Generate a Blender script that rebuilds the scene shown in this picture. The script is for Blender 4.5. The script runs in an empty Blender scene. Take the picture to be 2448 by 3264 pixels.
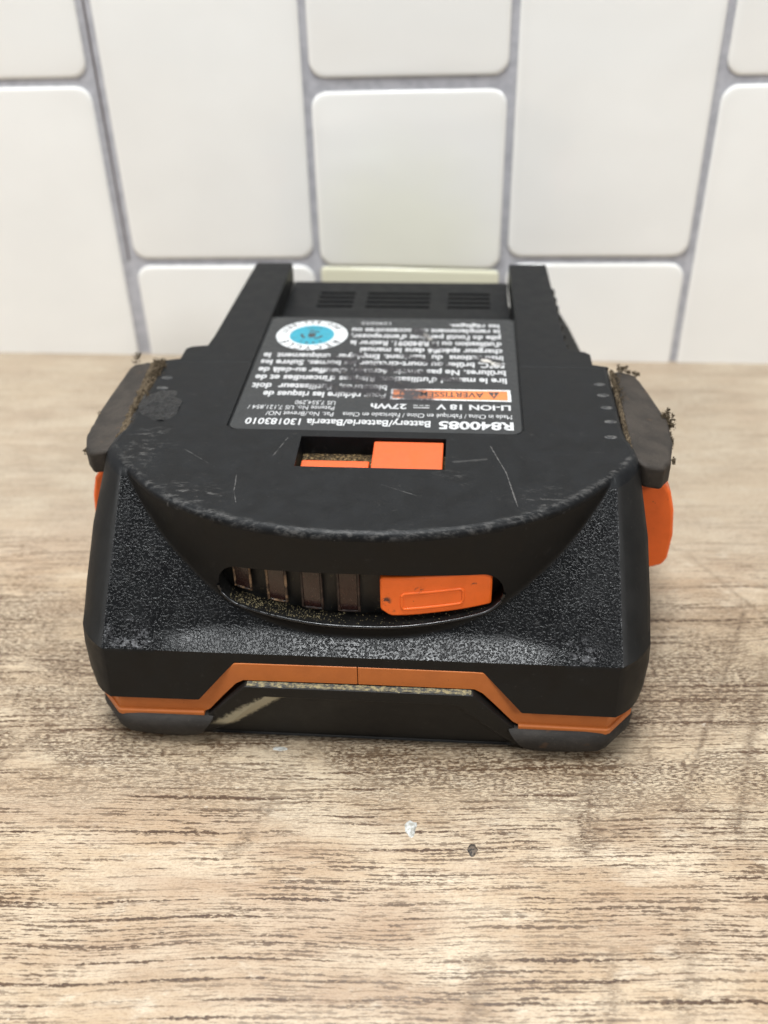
import bpy, bmesh, math, random
from mathutils import Vector, Matrix, noise
from mathutils.geometry import tessellate_polygon
random.seed(7)
scene = bpy.context.scene
COL = scene.collection
MM = 0.001
T = 40.5            # height of the battery's top face (mm)
WALL_Y = 142.4      # wall face (mm)

# ------------------------------------------------------------------ camera
cam_d = bpy.data.cameras.new('camera'); cam = bpy.data.objects.new('camera', cam_d); COL.objects.link(cam)
RT = Vector((0.99690579, 0.07578051, -0.02088428)); UP = Vector((-0.02667206, 0.57602997, 0.81699331)); FW = Vector((-0.07394214, 0.81390834, -0.57626884))
m = Matrix((( RT.x, UP.x, -FW.x, 14.4677*MM), (RT.y, UP.y, -FW.y, -106.387*MM), (RT.z, UP.z, -FW.z, 122.72*MM), (0, 0, 0, 1)))
cam.matrix_world = m
cam_d.sensor_fit = 'VERTICAL'; cam_d.sensor_height = 4.89; cam_d.sensor_width = 3.67
cam_d.lens = 4.89*3083/3264
cam_d.clip_start = 0.005; cam_d.clip_end = 20
cam_d.dof.use_dof = True; cam_d.dof.focus_distance = 0.1445; cam_d.dof.aperture_fstop = 2.5
scene.camera = cam
# ------------------------------------------------------------------ world + lamps
w = bpy.data.worlds.new('World'); scene.world = w; w.use_nodes = True
bg = w.node_tree.nodes['Background']; bg.inputs[0].default_value = (0.96, 0.985, 1.0, 1); bg.inputs[1].default_value = 0.22
def area(name, loc, target, sx, sy, power, col):
    l = bpy.data.lights.new(name, 'AREA'); l.shape = 'RECTANGLE'; l.size = sx; l.size_y = sy; l.energy = power; l.color = col
    o = bpy.data.objects.new(name, l); COL.objects.link(o); o.location = loc
    o.rotation_euler = (Vector(target)-Vector(loc)).to_track_quat('-Z', 'Y').to_euler()
    return o
area('ceiling_lamp', (-0.04, 0.03, 0.85), (-0.02, 0.03, 0), 0.50, 0.20, 11.0, (0.96, 0.99, 1.0))
area('side_lamp', (-0.95, -0.25, 0.75), (0, 0.05, 0.03), 0.35, 0.30, 6.0, (0.97, 0.99, 1.0))
area('wall_fill_lamp', (0.78, -0.66, 0.80), (0, 0.08, 0.03), 0.40, 0.30, 6.0, (0.98, 0.99, 1.0))  # added fill from the front right to brighten the wall
scene.view_settings.view_transform = 'Standard'; scene.view_settings.look = 'None'
scene.view_settings.exposure = 0.28; scene.view_settings.gamma = 1
scene.view_settings.use_curve_mapping = False
scene.render.engine = 'CYCLES'

# ------------------------------------------------------------------ node helpers
class G:
    def __init__(s, name, rough=0.5, spec=0.5):
        s.m = bpy.data.materials.new(name); s.m.use_nodes = True
        s.t = s.m.node_tree; s.b = s.t.nodes['Principled BSDF']
        s.b.inputs['Roughness'].default_value = rough; s.b.inputs['Specular IOR Level'].default_value = spec
        tc = s.t.nodes.new('ShaderNodeTexCoord'); s.P = s.vmul(tc.outputs['Object'], (1000, 1000, 1000))
    def n(s, kind): return s.t.nodes.new(kind)
    def put(s, sock, v):
        if hasattr(v, 'is_output'): s.t.links.new(v, sock)
        elif isinstance(v, tuple) and len(v) == 3 and sock.type == 'RGBA': sock.default_value = (*v, 1)
        else: sock.default_value = v
    def vm(s, op, a, b=None):
        k = s.n('ShaderNodeVectorMath'); k.operation = op; s.put(k.inputs[0], a)
        if b is not None: s.put(k.inputs[1], b)
        return k.outputs['Value'] if op in ('LENGTH', 'DOT_PRODUCT', 'DISTANCE') else k.outputs[0]
    def vmul(s, a, b): return s.vm('MULTIPLY', a, b)
    def f(s, op, a, b=0.0, c=0.0, clamp=False):
        k = s.n('ShaderNodeMath'); k.operation = op; k.use_clamp = clamp
        for i, v in enumerate((a, b, c)): s.put(k.inputs[i], v)
        return k.outputs[0]
    def noise(s, scale, detail=3, rough=0.55, P=None, off=(0, 0, 0), dist=0.0):
        v = s.vm('ADD', s.vmul(P or s.P, scale), off)
        k = s.n('ShaderNodeTexNoise'); k.inputs['Scale'].default_value = 1; k.inputs['Detail'].default_value = detail
        k.inputs['Roughness'].default_value = rough; k.inputs['Distortion'].default_value = dist
        s.put(k.inputs['Vector'], v); return k.outputs['Fac']
    def voro(s, scale, P=None, feature='F1'):
        k = s.n('ShaderNodeTexVoronoi'); k.feature = feature; k.inputs['Scale'].default_value = 1
        s.put(k.inputs['Vector'], s.vmul(P or s.P, scale)); return k.outputs['Distance']
    def step(s, v, lo, hi, a=0.0, b=1.0):
        k = s.n('ShaderNodeMapRange'); k.interpolation_type = 'SMOOTHSTEP'; s.put(k.inputs[0], v)
        for i, q in enumerate((lo, hi, a, b)): s.put(k.inputs[i+1], q)
        return k.outputs[0]
    def mix(s, fac, a, b):
        k = s.n('ShaderNodeMix'); k.data_type = 'RGBA'; s.put(k.inputs[0], fac); s.put(k.inputs[6], a); s.put(k.inputs[7], b); return k.outputs[2]
    def seg(s, a, b, P=None, warp=None):     # distance (mm) in plan to a segment
        a = Vector((a[0], a[1], 0)); b = Vector((b[0], b[1], 0)); d = b-a; L = d.length; d.normalize()
        v = s.vm('SUBTRACT', s.vmul(P or s.P, (1, 1, 0)), tuple(a))
        t = s.f('MINIMUM', s.f('MAXIMUM', s.vm('DOT_PRODUCT', v, tuple(d)), 0.0), L)
        k = s.n('ShaderNodeVectorMath'); k.operation = 'SCALE'; k.inputs[0].default_value = tuple(d); s.put(k.inputs['Scale'], t)
        return s.vm('DISTANCE', v, k.outputs[0])
    def ell(s, c, r):      # normalised distance from an ellipsoid centre
        return s.vm('LENGTH', s.vmul(s.vm('SUBTRACT', s.P, c), tuple(1/q for q in r)))
    def col(s, v): s.put(s.b.inputs['Base Color'], v)
    def rgh(s, v): s.put(s.b.inputs['Roughness'], v)
    def bump(s, h, dist_mm, strength=1.0):
        k = s.n('ShaderNodeBump'); k.inputs['Strength'].default_value = strength; k.inputs['Distance'].default_value = dist_mm*MM
        s.put(k.inputs['Height'], h); s.t.links.new(k.outputs[0], s.b.inputs['Normal'])

# ------------------------------------------------------------------ materials
def mat_wood():
    g = G('wood_vinyl', 0.42, 0.35)
    a = math.radians(-4.0)
    x = g.vm('DOT_PRODUCT', g.P, (math.cos(a), -math.sin(a), 0)); y = g.vm('DOT_PRODUCT', g.P, (math.sin(a), math.cos(a), 0))
    wv = g.f('SUBTRACT', g.noise((.018, .03, 1), 2), .5)
    wf = g.f('SUBTRACT', g.noise((.22, .5, 1), 3), .5)
    y2 = g.f('ADD', g.f('ADD', y, g.f('MULTIPLY', wv, 4.0)), g.f('MULTIPLY', wf, .40))
    k = g.n('ShaderNodeCombineXYZ'); g.put(k.inputs[0], x); g.put(k.inputs[1], y2); Q = k.outputs[0]
    big = g.noise((.016, .035, 1), 3, off=(3, 7, 0)); mid = g.noise((.05, .16, 1), 4, .6, P=Q, off=(9, 1, 0))
    base = g.mix(g.step(big, .35, .65), (.29, .205, .13), (.38, .285, .185))
    base = g.mix(g.step(mid, .36, .66), base, (.44, .36, .26))
    base = g.mix(g.step(g.noise((.11, .26, 1), 4, .65, off=(51, 9, 0)), .56, .70, 0, .55), base, (.49, .425, .33))
    base = g.mix(g.step(g.noise((.022, .05, 1), 2, off=(21, 5, 0)), .48, .66, 0, .45), base, (.26, .165, .10))
    # soft brown grain shade
    soft = g.noise((.03, .6, 1), 4, .6, P=Q, off=(2, 3, 0))
    base = g.mix(g.step(soft, .50, .72, 0, .38), base, (.21, .125, .075))
    # printed grain: thin tapering dashes laid in irregular rows
    patch = g.step(g.noise((.03, .10, 1), 3, .6, off=(5, 11, 0)), .32, .60)
    jit = g.f('SUBTRACT', g.noise((1.6, 3.0, 1), 2, .6, off=(3, 3, 0)), .5)
    brk_ = g.step(g.noise((.9, 2.2, 1), 3, .65, off=(33, 3, 0)), .36, .60, .15, 1.25)
    def dashes(h, freq, lo, hi, tmax, seed):
        v = g.f('DIVIDE', g.f('ADD', y2, g.f('MULTIPLY', jit, .34)), h)
        row = g.f('FLOOR', v); fr = g.f('FRACT', v)
        wn = g.n('ShaderNodeTexWhiteNoise'); wn.noise_dimensions = '1D'; g.put(wn.inputs['W'], g.f('ADD', row, seed))
        off = g.f('ADD', .28, g.f('MULTIPLY', wn.outputs['Value'], .44))
        k2 = g.n('ShaderNodeCombineXYZ'); g.put(k2.inputs[0], g.f('ADD', g.f('MULTIPLY', x, freq), g.f('MULTIPLY', wn.outputs['Value'], 91.0))); g.put(k2.inputs[1], g.f('MULTIPLY', row, 5.37))
        nn = g.n('ShaderNodeTexNoise'); nn.inputs['Scale'].default_value = 1; nn.inputs['Detail'].default_value = 3; nn.inputs['Roughness'].default_value = .6; g.put(nn.inputs['Vector'], k2.outputs[0])
        th = g.f('MULTIPLY', g.step(nn.outputs['Fac'], lo, hi, 0, tmax/h), brk_)
        d = g.f('ABSOLUTE', g.f('SUBTRACT', fr, off))
        return g.f('MULTIPLY', g.step(g.f('SUBTRACT', d, th), -.035/h, .03/h, 1, 0), g.step(nn.outputs['Fac'], lo, lo+.04))
    p0 = dashes(.42, .28, .43, .64, .13, 71.0); p1 = dashes(.70, .13, .435, .64, .20, 3.0); p2 = dashes(1.25, .065, .455, .66, .27, 17.0); p3 = dashes(2.9, .035, .49, .66, .33, 41.0)
    pore = g.f('MAXIMUM', g.f('MAXIMUM', g.f('MULTIPLY', p0, g.f('ADD', g.f('MULTIPLY', patch, .55), .12)), g.f('MULTIPLY', p1, g.f('ADD', g.f('MULTIPLY', patch, .65), .25))), g.f('MULTIPLY', p2, g.f('ADD', g.f('MULTIPLY', patch, .4), .55)))
    crack = p3; crack2 = 0.0
    # speckled distressed zone around the pack, and saw marks
    spk = g.step(g.noise((1.0, 3.6, 1), 5, .72, P=Q, off=(7, 7, 0)), .475, .535)
    yy = g.vm('DOT_PRODUCT', g.P, (0, 1, 0))
    zone = g.f('MULTIPLY', g.step(yy, -22.0, -2.0), g.step(yy, 24.0, 50.0, 1, 0))
    scr = g.f('MULTIPLY', g.step(g.vm('LENGTH', g.vmul(g.vm('SUBTRACT', g.vmul(g.P, (1, 1, 0)), (59, 14, 0)), (1/15, 1/30, 1))), .3, 1.0, .9, 0), 1.0)
    zn = g.f('MULTIPLY', g.f('MAXIMUM', zone, scr), g.step(g.noise((.06, .11, 1), 4, .65, off=(8, 2, 0)), .33, .55))
    base = g.mix(g.f('MULTIPLY', zone, .5), base, (.40, .335, .235))
    marks = None; mn = g.f('MULTIPLY', g.f('SUBTRACT', g.noise((.22, .35, 1), 5, .75), .5), 3.6)
    for (x0, y0, x1, y1, wd, st) in ((69.5, 37.2, 49.5, -9.8, 1.1, .9), (70, 24, 57.4, -12.7, 2.6, .85), (62.2, 54.8, 75, 32, 1.2, .55), (59, 58, 71, 40, .8, .35),
                                 (56.5, 37, 50.4, 24.4, 1.6, .7), (-11, -7, -17, -21, 2.0, .8), (-51, 6, -62, -13, 1.6, .7), (-44, -3, -49, -12, 1.3, .5), (37.6, 1.1, 35, -15.5, 4.2, .95),
                                 (-4, 3, -8, -2, 2.2, .6), (47.5, 5, 44, -9, 1.8, .75), (20, -36, 17, -46, 2.5, .6), (37, -33, 35, -46, 1.6, .55), (48, -30, 44, -45, 2.2, .45), (-62, 30, -56, 12, 1.2, .5), (58, 95, 66, 72, 1.5, .4)):
        d = g.f('ADD', g.seg((x0, y0), (x1, y1)), g.f('MULTIPLY', mn, wd))
        q = g.step(d, 0.0, wd, st, 0)
        marks = q if marks is None else g.f('MAXIMUM', marks, q)
    thin = None; tn = g.f('MULTIPLY', g.f('SUBTRACT', g.noise((.8, 1.6, 1), 4, .75, off=(6, 1, 0)), .5), 2.4)
    for (x0, y0, x1, y1, wd) in ((69.5, 37.2, 49.5, -9.8, .55), (70.5, 26, 57.4, -13, .9), (62.2, 54.8, 76, 31, .5), (-51, 6, -62, -13, .5), (37.3, 1, 35.4, -14, .6)):
        q = g.step(g.f('ADD', g.seg((x0, y0), (x1, y1)), tn), 0.0, wd, .75, 0); thin = q if thin is None else g.f('MAXIMUM', thin, q)
    spec = g.f('MULTIPLY', spk, g.f('MAXIMUM', g.f('MULTIPLY', zn, .95), marks))
    soft_mark = g.f('MULTIPLY', g.f('MULTIPLY', marks, .62), g.step(g.noise((.5, 1.1, 1), 4, .7, off=(17, 1, 0)), .42, .58))
    dark = g.f('MAXIMUM', g.f('MAXIMUM', pore, g.f('MAXIMUM', crack, crack2)), g.f('MAXIMUM', g.f('MULTIPLY', thin, g.step(g.noise((1.4, 2.6, 1), 4, .7, off=(2, 61, 0)), .40, .56)), g.f('MAXIMUM', spec, soft_mark)))
    # bleached strip behind the pack
    pale = g.step(yy, 36.0, 62.0, 0, .62)
    dark2 = g.f('MULTIPLY', dark, g.f('SUBTRACT', 1.0, pale))
    base = g.mix(g.f('MULTIPLY', pale, .9), base, (.36, .31, .24))
    c = g.mix(g.f('MULTIPLY', dark2, 1.0), base, (.046, .024, .012))
    # printed mottling and dot screen
    c = g.mix(g.step(g.noise((1.3, 4.2, 1), 4, .7, P=Q, off=(77, 5, 0)), .46, .66, 0, .42), c, (.17, .098, .05))
    c = g.mix(g.step(g.noise((3.4, 3.4, 1), 2, .6, off=(7, 55, 0)), .50, .62, 0, .22), c, (.16, .095, .05))
    # pale knots of residue
    c = g.mix(g.step(g.noise((.5, .8, 1), 3, off=(31, 3, 0)), .70, .76, 0, .5), c, (.55, .50, .42))
    g.col(c); g.rgh(g.step(mid, .3, .7, .36, .5))
    g.bump(g.f('ADD', g.f('MULTIPLY', dark, -1.0), g.f('MULTIPLY', g.noise((1.2, 2.5, 1), 3), .4)), .05, .55)
    return g.m

def plastic(name, c=(.016, .0165, .018), rough=.42, grain=0.0, gscale=2.4, scuff=.35, dust=(.085, .08, .075), spec=.5, extra=None):
    g = G(name, rough, spec)
    n1 = g.noise((.25, .25, .25), 4, .6); fine = g.noise((3.0, 3.0, 3.0), 4, .7, off=(5, 5, 5))
    sc1 = g.noise((.10, 2.6, .4), 4, .65, off=(2, 9, 4)); sc2 = g.noise((1.9, .16, .4), 4, .65, off=(12, 9, 4))
    s = g.f('MAXIMUM', g.step(sc1, .66, .74), g.step(sc2, .67, .75))
    s = g.f('MULTIPLY', g.f('MULTIPLY', s, g.step(n1, .46, .66)), scuff)
    blot = g.f('MULTIPLY', g.step(g.noise((.5, .5, .5), 5, .72, off=(40, 2, 3)), .60, .78), scuff*.9)
    speck = g.f('MULTIPLY', g.step(g.noise((2.2, 2.2, 2.2), 2, .5, off=(3, 33, 3)), .735, .77), scuff*1.3)
    k = g.f('MAXIMUM', g.f('MAXIMUM', s, blot), speck)
    base = g.mix(g.step(n1, .3, .7, 0, 1), c, tuple(q*1.45 for q in c))
    cc = g.mix(k, base, dust)
    rr = g.f('ADD', g.step(n1, .3, .7, rough-.05, rough+.08), g.f('MULTIPLY', k, .3))
    if extra: cc, rr = extra(g, cc, rr)
    g.col(cc); g.rgh(rr)
    if grain:
        h = g.f('ADD', g.step(g.noise((gscale,)*3, 2, .5, off=(2, 5, 1)), .42, .80), g.f('MULTIPLY', g.noise((gscale*1.9,)*3, 2, .5, off=(8, 5, 1)), .42))
        g.bump(h, grain, 1.0)
    else:
        g.bump(g.f('ADD', fine, g.f('MULTIPLY', n1, 3)), .018, .6)
    return g.m

def wear_edge(g, cc, rr):      # bright chafed rim along the front lip and a few long scratches
    wob = g.f('MULTIPLY', g.f('SUBTRACT', g.noise((.4, .4, .4), 4, .7), .5), 2.0)
    k = None
    for pts, wd, st in ((((19.8, 29), (22.1, 21.4), (23.6, 12.0)), .14, .55), (((-20, 18.9), (-19.5, 14.4), (-18.6, 11.3)), .12, .5), (((-13.7, 30.3), (-15.2, 24.7)), .10, .4),
                        (((3, 17), (9, 14)), .09, .3), (((-30, 26), (-24, 21)), .10, .3), (((14, 24), (19, 25)), .5, .22)):
        for a, b in zip(pts, pts[1:]):
            d = g.f('ADD', g.seg(a, b), g.f('MULTIPLY', g.f('SUBTRACT', g.noise((1.5, 1.5, 1), 3), .5), .5))
            q = g.step(d, 0.0, wd, st, 0); k = q if k is None else g.f('MAXIMUM', k, q)
    # chafed band following the curved lip
    xx = g.vm('DOT_PRODUCT', g.P, (1, 0, 0)); yy = g.vm('DOT_PRODUCT', g.P, (0, 1, 0)); zz = g.vm('DOT_PRODUCT', g.P, (0, 0, 1))
    x2 = g.f('MULTIPLY', xx, xx); lip = g.f('ADD', 4.3, g.f('ADD', g.f('MULTIPLY', x2, .0072), g.f('MULTIPLY', g.f('MULTIPLY', x2, x2), 3.1e-6)))
    d = g.f('ABSOLUTE', g.f('SUBTRACT', g.f('SUBTRACT', yy, lip), wob))
    top = g.step(zz, T-1.6, T-.5)
    r = g.f('MULTIPLY', g.f('MULTIPLY', g.step(d, .15, 1.2, .42, 0), top), g.step(g.noise((.55, 1.4, .5), 5, .75, off=(4, 4, 4)), .44, .66))
    k = g.f('MAXIMUM', k, r)
    # dusty scrape near the two shoulders
    for c, rad, st in (((-27, 13.5, T), (9, 4.5, 9), .5), ((28, 14, T), (7, 5, 9), .38), ((-37, 27, T), (6, 9, 6), .42), ((13, 20, T), (4, 2.5, 3), .3)):
        q = g.f('MULTIPLY', g.step(g.ell(c, rad), .2, 1.0, st, 0), g.step(g.noise((.5, 1.1, .5), 5, .75, off=(14, 4, 4)), .52, .66))
        k = g.f('MAXIMUM', k, q)
    return g.mix(k, cc, (.115, .11, .105)), rr

def front_wear(g, cc, rr):
    k = None
    for c, rad, st in (((-35.5, 2.5, 19.5), (4.5, 5, 4.5), .75), ((34, 3, 20), (4, 4, 3), .5), ((-39.7, 4, 20.5), (1.2, 3, 3), .8), ((1, 4.5, 36), (14, 3, 4), .22), ((20, 9, 38), (4, 3, 3), .3), ((0, 4, 33.6), (9, 2, 1.2), .45)):
        q = g.f('MULTIPLY', g.step(g.ell(c, rad), .3, 1.0, st, 0), g.step(g.noise((.9, .9, .9), 5, .75, off=(14, 4, 4)), .50, .62))
        k = q if k is None else g.f('MAXIMUM', k, q)
    return g.mix(k, cc, (.12, .12, .125)), rr

def orange(name, c, rough=.38, dirt=.5, seed=0):
    g = G(name, rough, .45)
    n = g.noise((.3, .3, .3), 4, .6, off=(seed, 1, 2)); sp = g.step(g.noise((1.6, 1.6, 1.6), 4, .7, off=(3, seed, 8)), .66, .74)
    cc = g.mix(g.step(n, .35, .7, 0, .5), c, tuple(q*.82 for q in c))
    cc = g.mix(g.f('MULTIPLY', sp, dirt), cc, (.10, .035, .015))
    g.col(cc); g.rgh(g.step(n, .3, .7, rough-.06, rough+.1)); g.bump(g.noise((2, 2, 2), 3), .015, .5)
    return g

def rubber(name, c, seed):
    g = G(name, .72, .3)
    n = g.noise((.22, .22, .22), 5, .65, off=(seed, 3, 1)); fine = g.noise((2.5, 2.5, 2.5), 5, .7, off=(seed, 1, 1))
    cc = g.mix(g.step(n, .34, .68), c, tuple(q*1.9 for q in c))
    cc = g.mix(g.step(fine, .58, .74, 0, .6), cc, (.08, .066, .053))
    cc = g.mix(g.step(g.noise((.28, .28, .28), 3, off=(9, seed, 2)), .64, .72, 0, .45), cc, (.085, .045, .022))
    g.col(cc); g.bump(g.f('ADD', fine, g.f('MULTIPLY', n, 2)), .10, .8)
    return g.m

M = {}
M['wood'] = mat_wood()
M['housing'] = plastic('textured_black_plastic', (.0026, .0028, .0031), .24, grain=.065, gscale=2.8, scuff=.20, spec=.24, extra=front_wear)
M['cover'] = plastic('worn_charcoal_plastic', (.0046, .0049, .0054), .44, scuff=.32, spec=.15, extra=wear_edge)
M['black'] = plastic('black_plastic', (.0045, .0042, .0038), .5, scuff=.20, spec=.24)
M['panel'] = None
def pale_patch(g, cc, rr):
    d = g.seg((-13.3, 0), (-21.5, 0))
    xx = g.vm('DOT_PRODUCT', g.P, (1, 0, 0)); zz = g.vm('DOT_PRODUCT', g.P, (0, 0, 1))
    # distance from the slanted line x = -13 - (12-z)*1.2
    e = g.f('SUBTRACT', xx, g.f('ADD', -12.9, g.f('MULTIPLY', g.f('SUBTRACT', zz, 12.0), 1.22)))
    e = g.f('ADD', e, g.f('MULTIPLY', g.f('SUBTRACT', g.noise((1.2, 1.2, 1.2), 5, .75), .5), 3.2))
    k = g.f('MULTIPLY', g.step(e, .6, 2.0, 1, 0), g.f('MULTIPLY', g.step(e, -2.6, -1.2), g.f('MULTIPLY', g.step(zz, 3.6, 5.0), g.step(zz, 11.9, 12.15, 1, 0))))
    cc = g.mix(g.f('MULTIPLY', k, .85), cc, (.36, .32, .22))
    return cc, g.f('ADD', rr, g.f('MULTIPLY', k, .3))
M['panel'] = plastic('base_panel_plastic', (.005, .0047, .0042), .5, scuff=.22, spec=.26, extra=pale_patch)
M['recess'] = plastic('grimy_recess_plastic', (.008, .008, .0075), .5, scuff=.9, dust=(.20, .17, .10))
M['band'] = orange('orange_band_plastic', (.42, .118, .023), .5, .7, 4).m
M['button'] = orange('orange_button_plastic', (.80, .128, .015), .40, .75, 2).m
M['tab'] = orange('switch_tab_plastic', (.52, .072, .010), .45, .85, 13).m
def _but():
    g = orange('indicator_button_plastic', (.90, .155, .019), .36, .6, 9)
    prev = g.b.inputs['Base Color'].links[0].from_socket; k = None
    for c, rad in (((9.3, 4.5, 29.6), (1.0, 3, .7)), ((4.4, 5, 27.6), (1.0, 3, 1.2)), ((5.0, 5, 25.6), (.9, 3, .6)), ((17.5, 7, 29.5), (.6, 3, .4))):
        q = g.f('MULTIPLY', g.step(g.ell(c, rad), .3, 1.0, .95, 0), g.step(g.noise((1.4, 1.4, 1.4), 4, .7), .42, .56)); k = q if k is None else g.f('MAXIMUM', k, q)
    g.col(g.mix(k, prev, (.05, .03, .025))); return g.m
M['ind_button'] = _but()
M['rubber'] = rubber('dirty_rubber', (.0165, .0130, .0102), 1)
M['foot'] = rubber('foot_rubber', (.018, .0158, .014), 6)
g = G('dirt', .9, .1); g.col(g.mix(g.step(g.noise((3, 3, 3), 3), .35, .65), (.022, .016, .010), (.10, .075, .048))); M['dirt'] = g.m
g = G('pale_grit', .9, .1); g.col(g.mix(g.step(g.noise((3, 3, 3), 3), .35, .65), (.06, .05, .03), (.30, .25, .14))); M['grit'] = g.m
g = G('crud_floor', .85, .15); g.col(g.mix(g.step(g.noise((1.8, 1.8, 1.8), 5, .75), .44, .66), (.018, .012, .006), (.22, .15, .07))); g.bump(g.noise((2, 2, 2), 4, .7), .3, 1); M['crud'] = g.m
g = G('tacky_residue', .30, .35); g.col(g.mix(g.step(g.noise((1.2, 1.2, 1.2), 4), .4, .7), (.006, .006, .0063), (.020, .019, .018))); g.bump(g.noise((1.1, 1.1, 1.1), 5, .7), .8, 1); M['goo'] = g.m
g = G('dust_line', .9, .1); g.col(g.mix(g.step(g.noise((1.1, 1.5, 1.5), 5, .75), .42, .62), (.05, .05, .048), (.24, .20, .11))); g.bump(g.noise((2, 2, 2), 4), .1, 1); M['dustline'] = g.m
g = G('smoked_lens', .22, .5); g.col(g.mix(g.step(g.noise((1.5, 1.5, 1.5), 4, .7), .55, .75), (.020, .006, .005), (.06, .026, .020))); g.b.inputs['Coat Weight'].default_value = .25; M['lens'] = g.m
g = G('lens_rim', .35, .5); g.col(g.mix(g.step(g.noise((.9, .9, .9), 4, .7), .40, .62), (.022, .013, .010), (.24, .15, .085))); M['rim'] = g.m
g = G('lens_rim_dark', .4, .5); g.col(g.mix(g.step(g.noise((.7, .7, .7), 4, .7), .45, .7), (.014, .008, .007), (.09, .055, .04))); M['rim_dark'] = g.m
# label film: scuffed dark grey with a smear
LAB_C = (0, 52, T)
def smear(g):
    wob = g.f('MULTIPLY', g.f('SUBTRACT', g.noise((.35, .35, 1), 4, .7), .5), 7.0)
    k = None
    for a, b, wd in (((9, 44.5), (-12, 50), 2.6), ((7, 47), (-5, 56), 4.2), ((2, 44.5), (-9, 57), 2.8), ((14, 52), (-10, 61), 2.0), ((-8, 53), (-5, 62), 1.6), ((12, 58), (4, 62), 1.4), ((10, 66), (6, 74), 1.8), ((22, 59), (18, 62), 1.4)):
        d = g.f('ADD', g.seg(a, b), wob); q = g.step(d, 0.0, wd, 1, 0); k = q if k is None else g.f('MAXIMUM', k, q)
    return k
def label_mat(name, c, ink):
    g = G(name, .33, .5); k = smear(g); n = g.noise((.6, .6, .6), 5, .7, off=(3, 2, 1))
    cc = g.mix(g.step(n, .5, .8, 0, .25), c, (.04, .04, .04)) if not ink else g.mix(g.step(n, .52, .72, 0, .55), c, (.06, .06, .06))
    if ink:
        cc = g.mix(g.f('MULTIPLY', k, g.step(g.noise((.9, .9, 1), 4, .7), .30, .44)), cc, (.030, .027, .030))
    else:
        cc = g.mix(g.f('MULTIPLY', k, .9), cc, (.005, .0045, .007))
        br = g.f('MULTIPLY', k, g.step(g.noise((1.1, 1.8, 1), 5, .75, off=(7, 7, 1)), .60, .70)); cc = g.mix(g.f('MULTIPLY', br, .7), cc, (.20, .16, .11))
        wob = g.f('MULTIPLY', g.f('SUBTRACT', g.noise((.9, .9, 1), 4, .7), .5), 2.6)
        pk = g.step(g.f('ADD', g.seg((21.6, 58.6), (19.2, 60.8)), wob), .2, .9, .8, 0)
        g2 = g.step(g.f('ADD', g.seg((8.5, 69.5), (7.5, 71.5)), wob), .1, .8, .45, 0)
        cc = g.mix(g.f('MAXIMUM', pk, g2), cc, (.50, .47, .42))
    g.col(cc); g.rgh(g.step(n, .3, .7, .28, .5)); g.bump(g.f('ADD', g.noise((.25, .25, .25), 3), g.f('MULTIPLY', k, .3)), .12, .6)
    return g.m
M['label'] = label_mat('label_film', (.012, .0133, .0145), False)
M['ink'] = label_mat('label_white_ink', (.40, .40, .40), True)
M['ink_orange'] = label_mat('label_orange_ink', (.52, .15, .04), True)
M['ink_dark'] = label_mat('label_dark_ink', (.03, .028, .03), True)
M['seal_white'] = label_mat('seal_white', (.50, .51, .51), True)
M['seal_blue'] = label_mat('seal_blue', (.014, .21, .28), True)
def tile_mat(name, c, tint=0):
    g = G(name, .13, .5); n = g.noise((.03, .03, .03), 3)
    cc = g.mix(g.step(n, .3, .7), c, tuple(q*.965 for q in c))
    if tint:  # soft-edged yellow tint, strongest low on the centre tile
        d = g.f('ADD', g.ell((0, WALL_Y, 30), (30, 30, 34)), g.f('MULTIPLY', g.f('SUBTRACT', g.noise((.06, .06, .06), 3), .5), .5))
        cc = g.mix(g.step(d, .25, 1.1, tint, 0), cc, (.80, .79, .60))
    g.col(cc); g.bump(g.noise((.035, .035, .05), 2, .4), .5, .5)
    g.b.inputs['Coat Weight'].default_value = .3; g.b.inputs['Coat Roughness'].default_value = .08
    return g.m
M['tile'] = tile_mat('glossy_white_tile', (.84, .83, .80))
M['tile_warm'] = tile_mat('yellow_tinted_tile', (.84, .83, .80), .45)
M['tile_strip'] = tile_mat('cream_tile_strip', (.74, .72, .56))
g = G('grey_grout', .75, .2); g.col(g.mix(g.step(g.noise((.4, .4, .4), 4), .35, .65), (.38, .38, .41), (.46, .46, .49))); M['grout'] = g.m
g = G('seam_line', .8, .2); g.col((.14, .12, .12)); M['seam'] = g.m
g = G('white_paint', .5, .4); g.col(g.mix(g.step(g.noise((2, 2, 2), 3), .4, .6), (.42, .42, .40), (.26, .25, .22))); g.bump(g.noise((3, 3, 3), 3), .2, 1); M['paint'] = g.m
g = G('dark_speck', .6, .3); g.col(g.mix(g.step(g.noise((2.5, 2.5, 2.5), 3), .4, .6), (.02, .016, .013), (.10, .075, .055))); M['speck'] = g.m

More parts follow.
